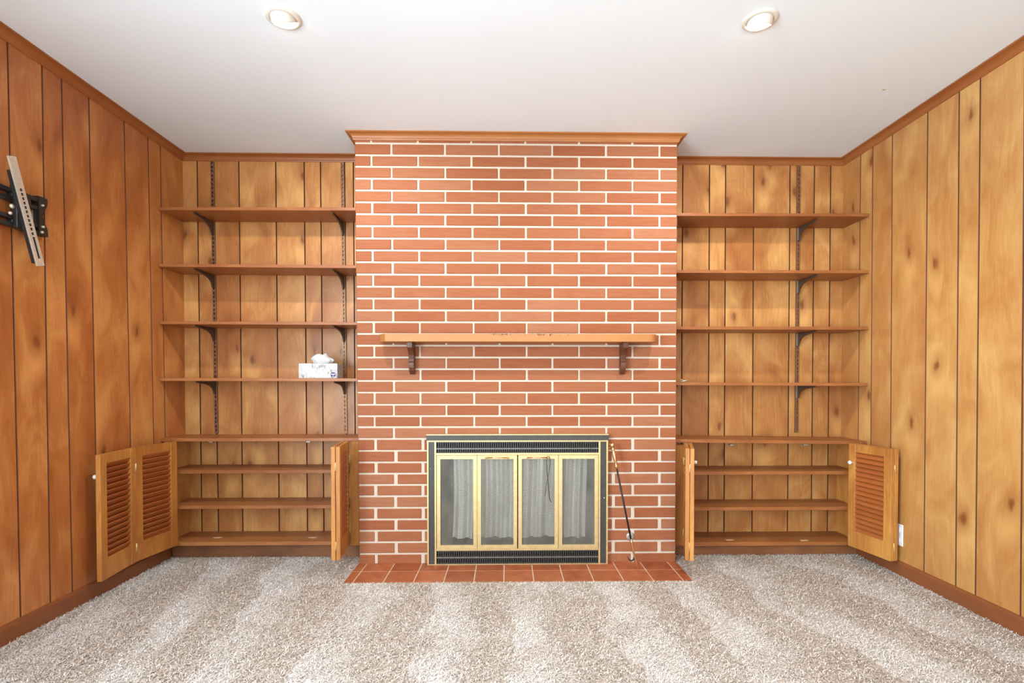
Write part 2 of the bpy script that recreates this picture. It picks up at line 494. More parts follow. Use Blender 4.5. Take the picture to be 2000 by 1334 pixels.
ed = [(YB, YB)] + RJ + [(YREAR, YREAR)]
for (p0, p1), (q0, q1) in zip(ed[:-1], ed[1:]):
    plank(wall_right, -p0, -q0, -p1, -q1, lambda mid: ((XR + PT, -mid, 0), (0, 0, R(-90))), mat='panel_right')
wb = MB().box(XL - .1, -.80, YB + PT - .0005, YB + .1, 0, H).box(.93, XR + .1, YB + PT - .0005, YB + .1, 0, H).box(-.80, .93, YB + PT, YB + .1, 1.0, H)
wall_back = tag(wb.build('wall_back', M['groove']), kind='structure')
BL = [(XL, XL), (-1.9036, -1.9123), (-1.8007, -1.8175), (-1.6507, -1.6574), (-1.4249, -1.4316), (-1.2498, -1.2571), (-1.1477, -1.1568), (-.9998, -1.0085), (-.9489, -.9543), (-.82, -.83)]
BR = [(.95, .95), (1.10, 1.10), (1.2724, 1.2691), (1.3747, 1.3707), (1.554, 1.549), (1.7813, 1.7793), (1.9333, 1.9343), (2.0376, 2.0379), (XR, XR)]
for J in (BL, BR):
    for (p0, p1), (q0, q1) in zip(J[:-1], J[1:]):
        plank(wall_back, p0, q0, p1, q1, lambda mid: ((mid, YB + PT, 0), (0, 0, 0)))

sw = MB().box(XL - .1, XL, YREAR - .1, -1.5, 0, H).box(XL - .1, XL, .4, YP - .031, 0, H).box(XL - .1, XL, -1.5, .4, 0, .35).box(XL - .1, XL, -1.5, .4, 2.05, H)
tag(sw.build('wall_side', M['paint']), kind='structure')
wf = MB().box(XL - .08, XL - .04, -1.5, -1.45, .35, 2.05).box(XL - .08, XL - .04, .35, .4, .35, 2.05).box(XL - .08, XL - .04, -1.45, .35, .35, .40).box(XL - .08, XL - .04, -1.45, .35, 2.0, 2.05)
tag(wf.build('added_window_2', M['white']), kind='structure')  # unseen window frame, added around the side fill light
# rear wall behind the viewer, with a wide opening added for the fill light
wz0, wz1, wx0, wx1 = .30, 2.20, -1.65, 1.75
rw = MB().box(XL - .1, wx0, YREAR - .1, YREAR, 0, H).box(wx1, XR + .1, YREAR - .1, YREAR, 0, H).box(wx0, wx1, YREAR - .1, YREAR, 0, wz0).box(wx0, wx1, YREAR - .1, YREAR, wz1, H)
tag(rw.build('wall_rear', M['paint']), kind='structure')
wf = MB()
for a, b_ in ((wx0, wx0 + .05), (wx1 - .05, wx1)): wf.box(a, b_, YREAR - .08, YREAR - .03, wz0, wz1)
wf.box(wx0 + .05, wx1 - .05, YREAR - .08, YREAR - .03, wz0, wz0 + .05).box(wx0 + .05, wx1 - .05, YREAR - .08, YREAR - .03, wz1 - .05, wz1)
tag(wf.build('added_window_1', M['white']), kind='structure')  # unseen window frame, added around the rear fill light

# baseboards and crown mouldings
for side, xx, sg in (('left', XL, 1), ('right', XR, -1)):
    pr = [(0, 0), (sg * .013, 0), (sg * .013, .066), (sg * .009, .076), (0, .078)]
    mb = MB().prism([(xx + u, v) for u, v in pr], 'y', YREAR, YB - .17)
    tag(mb.build('baseboard_' + side, M['base']), kind='structure')

CP = .040
prof = [(0, -.038), (.005, -.038), (.007, -.033)]
for k_ in range(7):
    a = R(90 * k_ / 6)
    prof.append((.009 + .024 * (1 - math.cos(a)), -.031 + .023 * math.sin(a)))
prof += [(.036, -.0065), (CP, -.006), (CP, 0), (0, 0)]
def crown(mb, p0, p1, out, m0, m1):
    """profile swept from p0 to p1; m = +1 shortens the end by the projection (inside corner), -1 lengthens it (outside)"""
    p0, p1, out = Vector((*p0, H)), Vector((*p1, H)), Vector((*out, 0)); d = (p1 - p0).normalized(); n = len(prof)
    vs = [p0 + out * o + Vector((0, 0, z)) + d * (m0 * o) for o, z in prof] + [p1 + out * o + Vector((0, 0, z)) - d * (m1 * o) for o, z in prof]
    mb.add(vs, [tuple(range(n)), tuple(range(2 * n - 1, n - 1, -1))] + [(i, (i + 1) % n, (i + 1) % n + n, i + n) for i in range(n)])
    return mb
ct = cx0(H)
for nm, mt, args in (('trim_1', 'trimy', ((XL, YREAR), (XL, YB), (1, 0), 0, 1)), ('trim_2', 'trimy', ((XR, YREAR), (XR, YB), (-1, 0), 0, 1)),
                     ('trim_3', 'trim', ((XL, YB), (ct, YB), (0, -1), 1, 1)), ('trim_4', 'trim', ((CX1, YB), (XR, YB), (0, -1), 1, 1))):
    tag(crown(MB(), *args).build(nm, M[mt]), kind='structure')
mb = MB()
crown(mb, (ct, YC), (CX1, YC), (0, -1), -1, -1)
crown(mb, (ct, YB), (ct, YC), (-1, 0), 1, -1)
crown(mb, (CX1, YB), (CX1, YC), (1, 0), 1, -1)
tag(mb.build('trim_5', M['mantelcrown']), kind='structure')

# ------------------------------------------------------------------ brick chimney breast
ZC = [2.3861, 2.3194, 2.2549, 2.1883, 2.122, 2.0557, 1.9893, 1.922, 1.8526, 1.7856, 1.719, 1.6499, 1.5813, 1.5146, 1.4482, 1.381, 1.3148, 1.2478, 1.1807, 1.115, 1.0476, .982, .9126, .8482, .7848, .7178, .6502, .5846, .5203, .4552, .3906, .3244, .2583, .1936, .128, .061, .003]
JT = .0052                                     # half the bed joint
RC = .0035                                     # mortar is this far behind the brick faces
OX0, OX1, OZ = -.40, .52, .70                  # firebox opening
core = MB()
yc = YC + RC
core.hexa([(cx0(0) + RC, yc, 0), (OX0, yc, 0), (OX0, YB, 0), (cx0(0) + RC, YB, 0)], [(cx0(OZ) + RC, yc, OZ), (OX0, yc, OZ), (OX0, YB, OZ), (cx0(OZ) + RC, YB, OZ)])
core.box(OX1, CX1 - RC, yc, YB, 0, OZ)
core.hexa([(cx0(OZ) + RC, yc, OZ), (CX1 - RC, yc, OZ), (CX1 - RC, YB, OZ), (cx0(OZ) + RC, YB, OZ)], [(cx0(H) + RC, yc, H), (CX1 - RC, yc, H), (CX1 - RC, YB, H), (cx0(H) + RC, YB, H)])
chim = tag(core.build('wall_chimney', M['mortar']), kind='structure')
chim['label'] = 'red brick chimney breast with pale mortar joints'
bcache = {}
def brick(x0, x1, z0, z1, depth=.09):
    j = .0055 + rnd.uniform(-.0012, .0012)
    wdt = round((x1 - x0) / .002) * .002; hgt = round((z1 - z0) / .002) * .002
    key = (wdt, hgt, depth)
    if key not in bcache:
        bcache[key] = MB().box(-wdt / 2, wdt / 2, 0, depth, 0, hgt).mesh('brick', .0028)
    return link('brick', bcache[key], M['brick'], chim, loc=((x0 + x1) / 2, YC + rnd.uniform(-.0006, .0006), (z0 + z1) / 2 - hgt / 2))
TA = [(-.6537, -.6443), (-.3516, -.3472), (-.0483, -.0432), (.2546, .2575), (.5604, .5666), (.8666, .8725)]
TB = [(-.766, -.754), (-.5044, -.4936), (-.2031, -.1888), (.1023, .1113), (.4073, .4096), (.712, .7162)]
rows = [(H, ZC[0])] + list(zip(ZC[:-1], ZC[1:]))
for r_, (zt, zb) in enumerate(rows):
    zm = (zt + zb) / 2
    t = min(1, (2.32 - zm) / 1.27)
    typ = TA if r_ % 2 == 1 else TB
    J = [a + (b_ - a) * t for a, b_ in typ]
    if zm < .72:
        J = [-.6351, None, None, None, .6081, .8738] if typ is TA else [-.7483, -.4811, None, None, None, .7202]
        lft = [q for q in J[:3] if q is not None]; rgt = [q for q in J[3:] if q is not None]
        if r_ == 26 and typ is TB: pass
        segs = [[cx0(zm)] + lft + [-.43], [.55] + rgt + [CX1]]
    else:
        segs = [[cx0(zm)] + J + [CX1]]
    for sg in segs:
        for a, b_ in zip(sg[:-1], sg[1:]):
            first, last = abs(a - cx0(zm)) < 1e-6, abs(b_ - CX1) < 1e-6
            jl = 0 if first else .0055 + rnd.uniform(-.001, .0012)
            jr = 0 if last else .0055 + rnd.uniform(-.001, .0012)
            if zm < .72: jl *= 1.6 if not first else 1; jr *= 1.6 if not last else 1
            if b_ - jr - a - jl < .008: continue
            brick(a + jl, b_ - jr, zb + JT * (.2 if zb < .01 else 1), zt - JT * (0 if zt == H else 1), .299 if (first or last) else .09)

# ------------------------------------------------------------------ tiled hearth
hearth = empty('tiled_hearth', (.06, 2.83, 0), 'terracotta tile hearth strip set into the carpet before the fireplace', 'hearth')
HX0, HX1, HY0 = -.8475, .969, 2.689
MB().box(HX0, HX1, HY0, YC + .002, .0005, .0055).build('grout', M['grout'], hearth)
xs = [HX0 - .003] + [-.7995 + .1562 * i for i in range(12)] + [HX1 + .003]
ys = [HY0 - .003, 2.8435, YC + .004]
tcache = {}
for ya, yb in zip(ys[:-1], ys[1:]):
    for xa, xb in zip(xs[:-1], xs[1:]):
        key = (round(xb - xa, 3), round(yb - ya, 3))
        if key not in tcache:
            tcache[key] = MB().box(-(xb - xa) / 2 + .003, (xb - xa) / 2 - .003, -(yb - ya) / 2 + .003, (yb - ya) / 2 - .003, 0, .0065).mesh('tile', .0012)
        link('tile', tcache[key], M['tile'], hearth, loc=((xa + xb) / 2, (ya + yb) / 2, .001 + rnd.uniform(0, .0004)))

# ------------------------------------------------------------------ fireplace insert with glass doors
FY = 2.94
ins = empty('fireplace_insert', (.06, FY, 0), 'black and brass fireplace door set with four glass panels', 'fireplace')
ZB = .012
def part(name, mat, *boxes, bevel=0.0, parent=ins):
    mb = MB()
    for q in boxes: mb.box(*q)
    return mb.build(name, M[mat], parent, bevel)
back = YC - .0008
part('top_hood', 'black', (-.4543, .572, FY - .012, back, .713, .742), bevel=.001)
part('brass_strip', 'brassy', (-.4548, .5725, FY - .014, back, .7425, .7475))
part('brass_strip', 'brassy', (-.4525, .5700, FY - .006, back, .7045, .7125))
part('side_panel', 'black', (-.4430, -.4105, FY, back, ZB, .7042), bevel=.001)
part('side_panel', 'black', (.5270, .5600, FY, back, ZB, .7042), bevel=.001)
for a, b_ in ((-.4515, -.4434), (-.4100, -.4010), (.5170, .5265), (.5605, .5695)):
    part('brass_strip', 'brassy', (a, b_, FY - .006, back, ZB, .7042))
part('brass_strip', 'brassy', (-.4005, .5165, FY - .004, back, .630, .641))
part('brass_strip', 'brassy', (-.4005, .5165, FY - .004, back, .088, .0985))
part('brass_strip', 'brassy', (-.4515, .5695, FY - .005, back, .0082, .0118))

def vent(name, x0, x1, z0, z1, rws):
    root = part(name, 'vent', (x0, x1, FY + .020, FY + .024, z0, z1))
    root.data.materials[0] = M['void']
    mb = MB()
    edges = [z0] + [q for rr in rws for q in rr] + [z1]
    for a, b_ in zip(edges[0::2], edges[1::2]): mb.box(x0, x1, FY, FY + .020, a, b_)
    n = 74; p_ = (x1 - x0) / n
    for a, b_ in rws:
        for i in range(n + 1):
            xm = x0 + i * p_
            mb.box(max(x0, xm - p_ * .27), min(x1, xm + p_ * .27), FY + .001, FY + .020, a, b_)
    g = mb.build('grille', M['vent'], root)
    return root
vent('upper_vent', -.4005, .5165, .6412, .7042, [(.6455, .6600), (.6710, .6985)])
vent('lower_vent', -.4005, .5165, .0122, .0878, [(.018, .040), (.0560, .0800)])
part('vent_lip', 'zinc', (-.4005, .5165, FY - .003, FY - .0003, .6645, .6665))
part('vent_lip', 'zinc', (-.4005, .5165, FY - .003, FY - .0003, .0478, .0498))

# doors
dx = [-.3985, -.1705, .0582, .2885, .5150]
for i in range(4):
    x0, x1 = dx[i] + .0012, dx[i + 1] - .0012
    if i == 1: x1 -= .002
    if i == 2: x0 += .002
    z0, z1, fw = .1005, .6285, .0205
    mb = MB()
    yf = FY - .010
    mb.box(x0, x0 + fw, yf, yf + .014, z0, z1).box(x1 - fw, x1, yf, yf + .014, z0, z1)
    mb.box(x0 + fw, x1 - fw, yf, yf + .014, z0, z0 + fw).box(x0 + fw, x1 - fw, yf, yf + .014, z1 - fw, z1)
    d = mb.build('door', M['brassy'], ins)
    g = MB().box(x0 + fw, x1 - fw, yf + .006, yf + .009, z0 + fw, z1 - fw).build('pane', M['glass'], d)
    if i in (1, 2):
        ha, hb = ((-.119, .004), (.113, .230))[i - 1]
        hz = .6165
        hm = MB().tube([(ha, yf - .012, hz), (hb, yf - .012, hz)], .0028)
        for q in (ha, hb):
            hm.tube([(q, yf, hz), (q, yf - .014, hz)], .0032)
            hm.lathe([(0, -.006), (.004, -.005), (.0058, 0), (.004, .005), (0, .006)], 12, Matrix.Translation((q, yf - .013, hz)) @ Matrix.Rotation(R(90), 4, 'X'))
        hm.build('handle', M['brass'], d)
part('paint_chip', 'white', (.5475, .5515, FY - .0012, FY - .0002, .381, .388), bevel=.0004)
part('paint_chip', 'white', (-.4355, -.4330, FY - .0012, FY - .0002, .553, .556), bevel=.0003)
for z in (.668, .062):
    MB().tube([(.5695, FY + .008, z), (.580, FY + .008, z)], .0022).lathe([(0, -.004), (.004, 0), (0, .004)], 10, Matrix.Translation((.582, FY + .008, z))).build('latch_pin', M['brass'], ins)

# spark-guard curtains behind the glass
def curtain(x0, x1, phase):
    n, mz = 150, 14
    xsn = np.linspace(0, 1, n)
    L = x1 - x0
    def fold(t):
        return .019 * math.sin(2 * math.pi * t * L / .075 + phase + .8 * math.sin(5 * t + phase)) + .008 * math.sin(2 * math.pi * t * L / .041 + 2.1 * phase)
    arc = [0.0]; py = [fold(t) for t in xsn]
    for i in range(1, n): arc.append(arc[-1] + math.hypot(L / (n - 1), py[i] - py[i - 1]))
    vs, uv, fs = [], [], []
    for j in range(mz):
        s = j / (mz - 1); z = .6215 - s * (.6215 - .142 - .006 * math.sin(phase))
        for i in range(n):
            edge = .012 * s * math.sin(7 * xsn[i] + phase + 3 * s)
            vs.append((x0 + xsn[i] * L + .006 * math.sin(3 * s + phase), FY + .055 + py[i] * (1 - .25 * s) + edge, z))
            uv.append((arc[i], -z))
    for j in range(mz - 1):
        for i in range(n - 1): fs.append((j * n + i, j * n + i + 1, (j + 1) * n + i + 1, (j + 1) * n + i))
    me = bpy.data.meshes.new('mesh_curtain'); me.from_pydata(vs, [], fs)
    lay = me.uv_layers.new(name='UVMap')
    for lp in me.loops: lay.data[lp.index].uv = uv[lp.vertex_index]
    me.polygons.foreach_set('use_smooth', [True] * len(fs))
    return link('mesh_curtain', me, M['chain'], ins)
curtain(-.315, .045, .4)
curtain(.075, .455, 1.7)
MB().tube([(-.395, FY + .055, .627), (.512, FY + .055, .627)], .004).build('curtain_rod', M['iron'], ins)
fb = MB()
FD = 3.42
fb.add([(OX0, FY + .025, .009), (OX1, FY + .025, .009), (.40, FD, .009), (-.28, FD, .009), (OX0, FY + .025, .698), (OX1, FY + .025, .698), (.40, FD, .698), (-.28, FD, .698)],
       [(0, 1, 2, 3), (7, 6, 5, 4), (0, 3, 7, 4), (1, 5, 6, 2), (3, 2, 6, 7)])
fb.build('firebox', M['firebox'], ins)

# black wire hanging from the handle
wp = [(.222, FY - .030, .575), (.2215, FY - .027, .612), (.2245, FY - .024, .6225), (.230, FY - .023, .6245), (.236, FY - .026, .621), (.240, FY - .030, .605), (.239, FY - .031, .575), (.232, FY - .031, .535), (.226, FY - .030, .500), (.2185, FY - .030, .460), (.211, FY - .030, .405)]
wq = [(.222, FY - .030, .575), (.2228, FY - .0315, .54), (.2265, FY - .033, .498), (.231, FY - .032, .45), (.235, FY - .031, .405), (.239, FY - .030, .380), (.247, FY - .030, .367)]
wire = MB().tube(wp, .0013, 6).tube(wq, .0020, 6).build('wire_hook', M['iron'])
tag(wire, 'thin black wire hooked over a brass handle of the fireplace doors', 'wire')

# ------------------------------------------------------------------ poker and gas valve plate
A, Bp = Vector((.5873, 2.905, .687)), Vector((.7145, 2.847, .010))
pk = empty('fireplace_poker', (.7145, 2.847, 0), 'black fireplace poker with brass handle leaning beside the insert', 'poker')
dr = (Bp - A).normalized(); Lp = (Bp - A).length
rot = Vector((0, 0, -1)).rotation_difference(dr).to_matrix().to_4x4()
T = Matrix.Translation(A) @ rot
MB().lathe([(0.0000, .014), (0.0077, .013), (0.0141, .008), (0.0160, .001), (0.0134, -.007), (0.0077, -.012), (0.0058, -.016), (0.0109, -.020), (0.0083, -.026), (0.0109, -.045), (0.0118, -.062), (0.0096, -.085), (0.0070, -.102), (0.0058, -.112), (0.0100, -.116), (0.0100, -.122), (0.0064, -.126), (0.0058, -.134), (0.0000, -.134)], 20, T).build('handle', M['brass'], pk)
MB().tube([T @ Vector((0, 0, -.13)), T @ Vector((0, 0, -.53))], .0052, 10).build('rod', M['iron'], pk)
MB().tube([T @ Vector((0, 0, -.525)), T @ Vector((0, .001, -.545)), T @ Vector((.000, .002, -.60)), T @ Vector((.002, 0, -.64)), T @ Vector((.006, 0, -.675)), T @ Vector((.009, 0, -.700))], [.0052, .0066, .0055, .0062, .0045, .0012], 10).build('tip', M['brass'], pk)
hk = [T @ Vector(q) for q in ((.002, 0, -.622), (-.010, .002, -.640), (-.022, .003, -.643), (-.033, .004, -.632), (-.039, .004, -.612))]
MB().tube(hk, [.0052, .0050, .0045, .0035, .0010], 8).build('hook', M['iron'], pk)
gv = empty('gas_valve_plate', (.7062, YC, .1533), 'round grey metal gas valve plate on the bricks behind the poker', 'valve plate')
TM = Matrix.Translation((.7062, YC, .1533)) @ Matrix.Rotation(R(90), 4, 'X')
MB().lathe([(.006, .0), (.024, .0), (.0245, .002), (.022, .004), (.010, .005), (.007, .005), (.006, .0)], 28, TM).build('plate', M['zinc'], gv)
MB().lathe([(0, .001), (.0068, .001)], 16, TM).build('keyhole', M['void'], gv)

# ------------------------------------------------------------------ mantel shelf
mt = empty('mantel_shelf', (.06, YC, 1.26), 'weathered wooden mantel board on two dark curved corbels', 'mantel')
mz0, mz1, mf = 1.2615, 1.3045, 2.842
poly = [(-.708, YC - .0008), (-.708, 2.902), (-.700, 2.884), (-.664, mf), (.781, mf)]
for k_ in range(1, 6):
    a = R(90 * k_ / 5)
    poly.append((.781 + .044 * math.sin(a), 2.886 - .044 * math.cos(a)))
poly += [(.825, YC - .0008)]
MB().prism(poly, 'z', mz0, mz1).build('board', M['mantel'], mt, .0016)
# nicks and burn marks along the front edge
for i in range(46):
    u = rnd.choice([rnd.gauss(.07, .11), rnd.uniform(-.15, .72), rnd.gauss(-.02, .03), rnd.gauss(.16, .03)])
    hgt = rnd.uniform(.004, .010) if i % 3 else rnd.uniform(.008, .017)
    wd = rnd.uniform(.002, .0055)
    MB().add([(u, mf - .0012, mz1 - .001), (u + wd, mf - .0012, mz1 - .001), (u + wd * rnd.uniform(-.3, 1), mf - .0012, mz1 - hgt), (u, mf + .004, mz1 + .0004), (u + wd, mf + .004, mz1 + .0004)],
             [(0, 2, 1), (0, 1, 4, 3), (0, 3, 2), (1, 2, 4), (2, 3, 4)]).build('nick', M['corbel'], mt)
cp = [(0, mz0), (.100, mz0), (.100, mz0 - .030), (.096, mz0 - .034), (.080, mz0 - .041), (.062, mz0 - .053), (.049, mz0 - .070), (.042, mz0 - .092), (.041, mz0 - .102),
      (.046, mz0 - .112), (.047, mz0 - .124), (.044, mz0 - .140), (.035, mz0 - .156), (.022, mz0 - .168), (.010, mz0 - .175), (0, mz0 - .177)]
for xm in (-.5365, .6535):
    MB().prism([(YC - .0008 - d_, z) for d_, z in cp], 'x', xm - .0145, xm + .0145).build('corbel', M['corbel'], mt, .0012)

# ------------------------------------------------------------------ wall shelves, rails and brackets
SD = {'l': 3.036, 'r': 3.026}
TS = .0175
SH = {'l': [(2.0436, 2.0470), (1.7200, 1.7160), (1.3915, 1.3885), (1.0650, 1.0625)],
      'r': [(2.0235, 2.0265), (1.6935, 1.6955), (1.3650, 1.3655), (1.0400, 1.0350)]}
RAILX = {'l': (lambda z: -1.8007 - .0155 * z / 2.44 + .0, lambda z: -1.0035 - .0065 * z), 'r': (lambda z: 1.8295, lambda z: 1.002)}
ORD = ['topmost', 'second from the top', 'third from the top', 'lowest']
WHERE = {'l': 'left of the brick chimney', 'r': 'right of the brick chimney'}
def board_mesh(x0, x1, y0, y1, zl, zr, t):
    mb = MB().hexa([(0, y0, 0), (x1 - x0, y0, zr - zl), (x1 - x0, y1, zr - zl), (0, y1, 0)], [(0, y0, t), (x1 - x0, y0, zr - zl + t), (x1 - x0, y1, zr - zl + t), (0, y1, t)])
    return mb
def bracket_mesh():
    # side profile: (forward, down)
    pr = [(0, -.0005), (.195, -.0005), (.198, -.004), (.195, -.010), (.160, -.013), (.120, -.017), (.085, -.023), (.058, -.031), (.038, -.042), (.026, -.056), (.020, -.070), (.016, -.080), (.004, -.082), (0, -.078)]
    mb = MB().prism([(-a, z) for a, z in pr], 'x', -.0045, .0045)
    return mb.mesh('bracket', .0008)
bm_ = bracket_mesh()
tab_ = MB().box(-.0075, -.0046, -.010, .0, -.078, -.002).mesh('tab')
def shelf_z(s, i, x):
    a, b_ = SH[s][i]
    x0, x1 = (XL, cx0(a)) if s == 'l' else (CX1, XR)
    return a + (b_ - a) * (x - x0) / (x1 - x0)
for s in ('l', 'r'):
    for i, (za, zb) in enumerate(SH[s]):
        x0, x1 = (XL + .002, cx0(za) - .004) if s == 'l' else (CX1 + .004, XR - .002)
        sh = empty('wall_shelf', (x0, SD[s], za - TS), f'wooden wall shelf {WHERE[s]}, {ORD[i]} of the four', 'shelf', 'wall shelves ' + WHERE[s])
        me = board_mesh(x0, x1, 0, YB - SD[s] - .012, za, zb, TS).mesh('board', .0012)
        link('board', me, M['board'], sh, loc=(x0, SD[s], za - TS))
        for q, rx in enumerate(RAILX[s]):
            z = shelf_z(s, i, rx(za)) - TS
            b_ = link('bracket', bm_, M['brownmetal'], sh, loc=(rx(z), YB - .0105, z))
            link('tab', tab_, M['zinc'], b_, loc=(rx(z), YB - .0105, z))
            if s == 'r' and i == 3 and q == 0:
                MB().box(rx(z) - .001, rx(z) + .006, YB - .062, YB - .048, z - .021, z - .003).build('wedge', M['red'], sh, .002)['label'] = 'small red plastic wedge'
    for q, rx in enumerate(RAILX[s]):
        mb = MB(); z0, z1 = .722, 2.398
        for sgn in (-1, 1):
            for a, b_ in ((sgn * .0045, sgn * .0105),):
                lo, hi = min(a, b_), max(a, b_)
                mb.hexa([(rx(z0) + lo, YB - .010, z0), (rx(z0) + hi, YB - .010, z0), (rx(z0) + hi, YB - .0005, z0), (rx(z0) + lo, YB - .0005, z0)],
                        [(rx(z1) + lo, YB - .010, z1), (rx(z1) + hi, YB - .010, z1), (rx(z1) + hi, YB - .0005, z1), (rx(z1) + lo, YB - .0005, z1)])
        z = z0; k_ = 0
        while z < z1:
            hh = .0075 if k_ % 2 else .013
            mb.box(rx(z) - .0045, rx(z) + .0045, YB - .0098, YB - .0075, z, min(z1, z + hh)); z += hh + .0155; k_ += 1
        which = ('nearer the side wall', 'nearer the bricks')[q]
        o = mb.build('shelf_rail', M['bronze'])
        tag(o, f'slotted bronze metal shelf rail {WHERE[s]}, the one {which}', 'shelf rail', 'slotted shelf rails')

# ------------------------------------------------------------------ louvred base cabinets
DH, DW, DT = .600, .280, .0215
def door_mesh(w, h):
    st, tr, br = .046, .046, .098
    mb = MB().box(0, st, 0, DT, 0, h).box(w - st, w, 0, DT, 0, h)
    mb.box(st, w - st, .001, DT - .001, 0, br).box(st, w - st, .001, DT - .001, h - tr, h)
    return mb.mesh('louvre_door', .0012), st, tr, br
dmesh, ST, TR, BRr = door_mesh(DW, DH)
sl = MB()
sl.box(ST - DW / 2 - .003, DW / 2 - ST + .003, -.0165, .0165, -.0028, .0028)
slat_me = sl.mesh('slat', .0012)
NS = 17
def louvre_door(parent, p, q, z, flip=1, knob=None, hinges=()):
    """door leaf standing from plan point p to plan point q"""
    ang = math.atan2(q[1] - p[1], q[0] - p[0])
    d = link('louvre_door', dmesh, M['door'], parent, loc=(p[0], p[1], z), rot=(0, 0, ang))
    pitch = (DH - TR - BRr) / NS
    for i in range(NS):
        link('slat', slat_me, M['louver'], d, local=True, loc=(DW / 2, DT / 2, BRr + pitch * (i + .5)), rot=(R(58 * flip), 0, 0))
    if knob is not None:
        kx, face = knob                       # face +1: local +y side, -1: local -y side
        Tm = Matrix.Translation((kx, DT if face > 0 else 0, DH - .108)) @ Matrix.Rotation(R(-90 if face > 0 else 90), 4, 'X')
        mb = MB().lathe([(0, 0), (.006, 0), (.0055, .008), (.009, .013), (.0115, .019), (.009, .025), (.003, .027), (0, .027)], 16, Tm)
        mb.build('knob', M['white'], d, local=True)
    for hx, hy in hinges:
        for hz in (.075, DH - .105):
            mb = MB().tube([(hx, hy, hz - .022), (hx, hy, hz + .022)], .0035, 8).box(hx - .007, hx + .007, hy - .0006, hy + .0006, hz - .020, hz + .020)
            mb.build('hinge', M['brassy'], d, local=True)
    return d

def off(p, q, d):
    """shift the segment sideways by d (to the left of p->q)"""
    v = Vector((q[0] - p[0], q[1] - p[1])).normalized(); n = Vector((-v.y, v.x)) * d
    return (p[0] + n.x, p[1] + n.y), (q[0] + n.x, q[1] + n.y)
def reach(p, q):
    v = Vector((q[0] - p[0], q[1] - p[1])).normalized() * DW
    return (p[0] + v.x, p[1] + v.y)

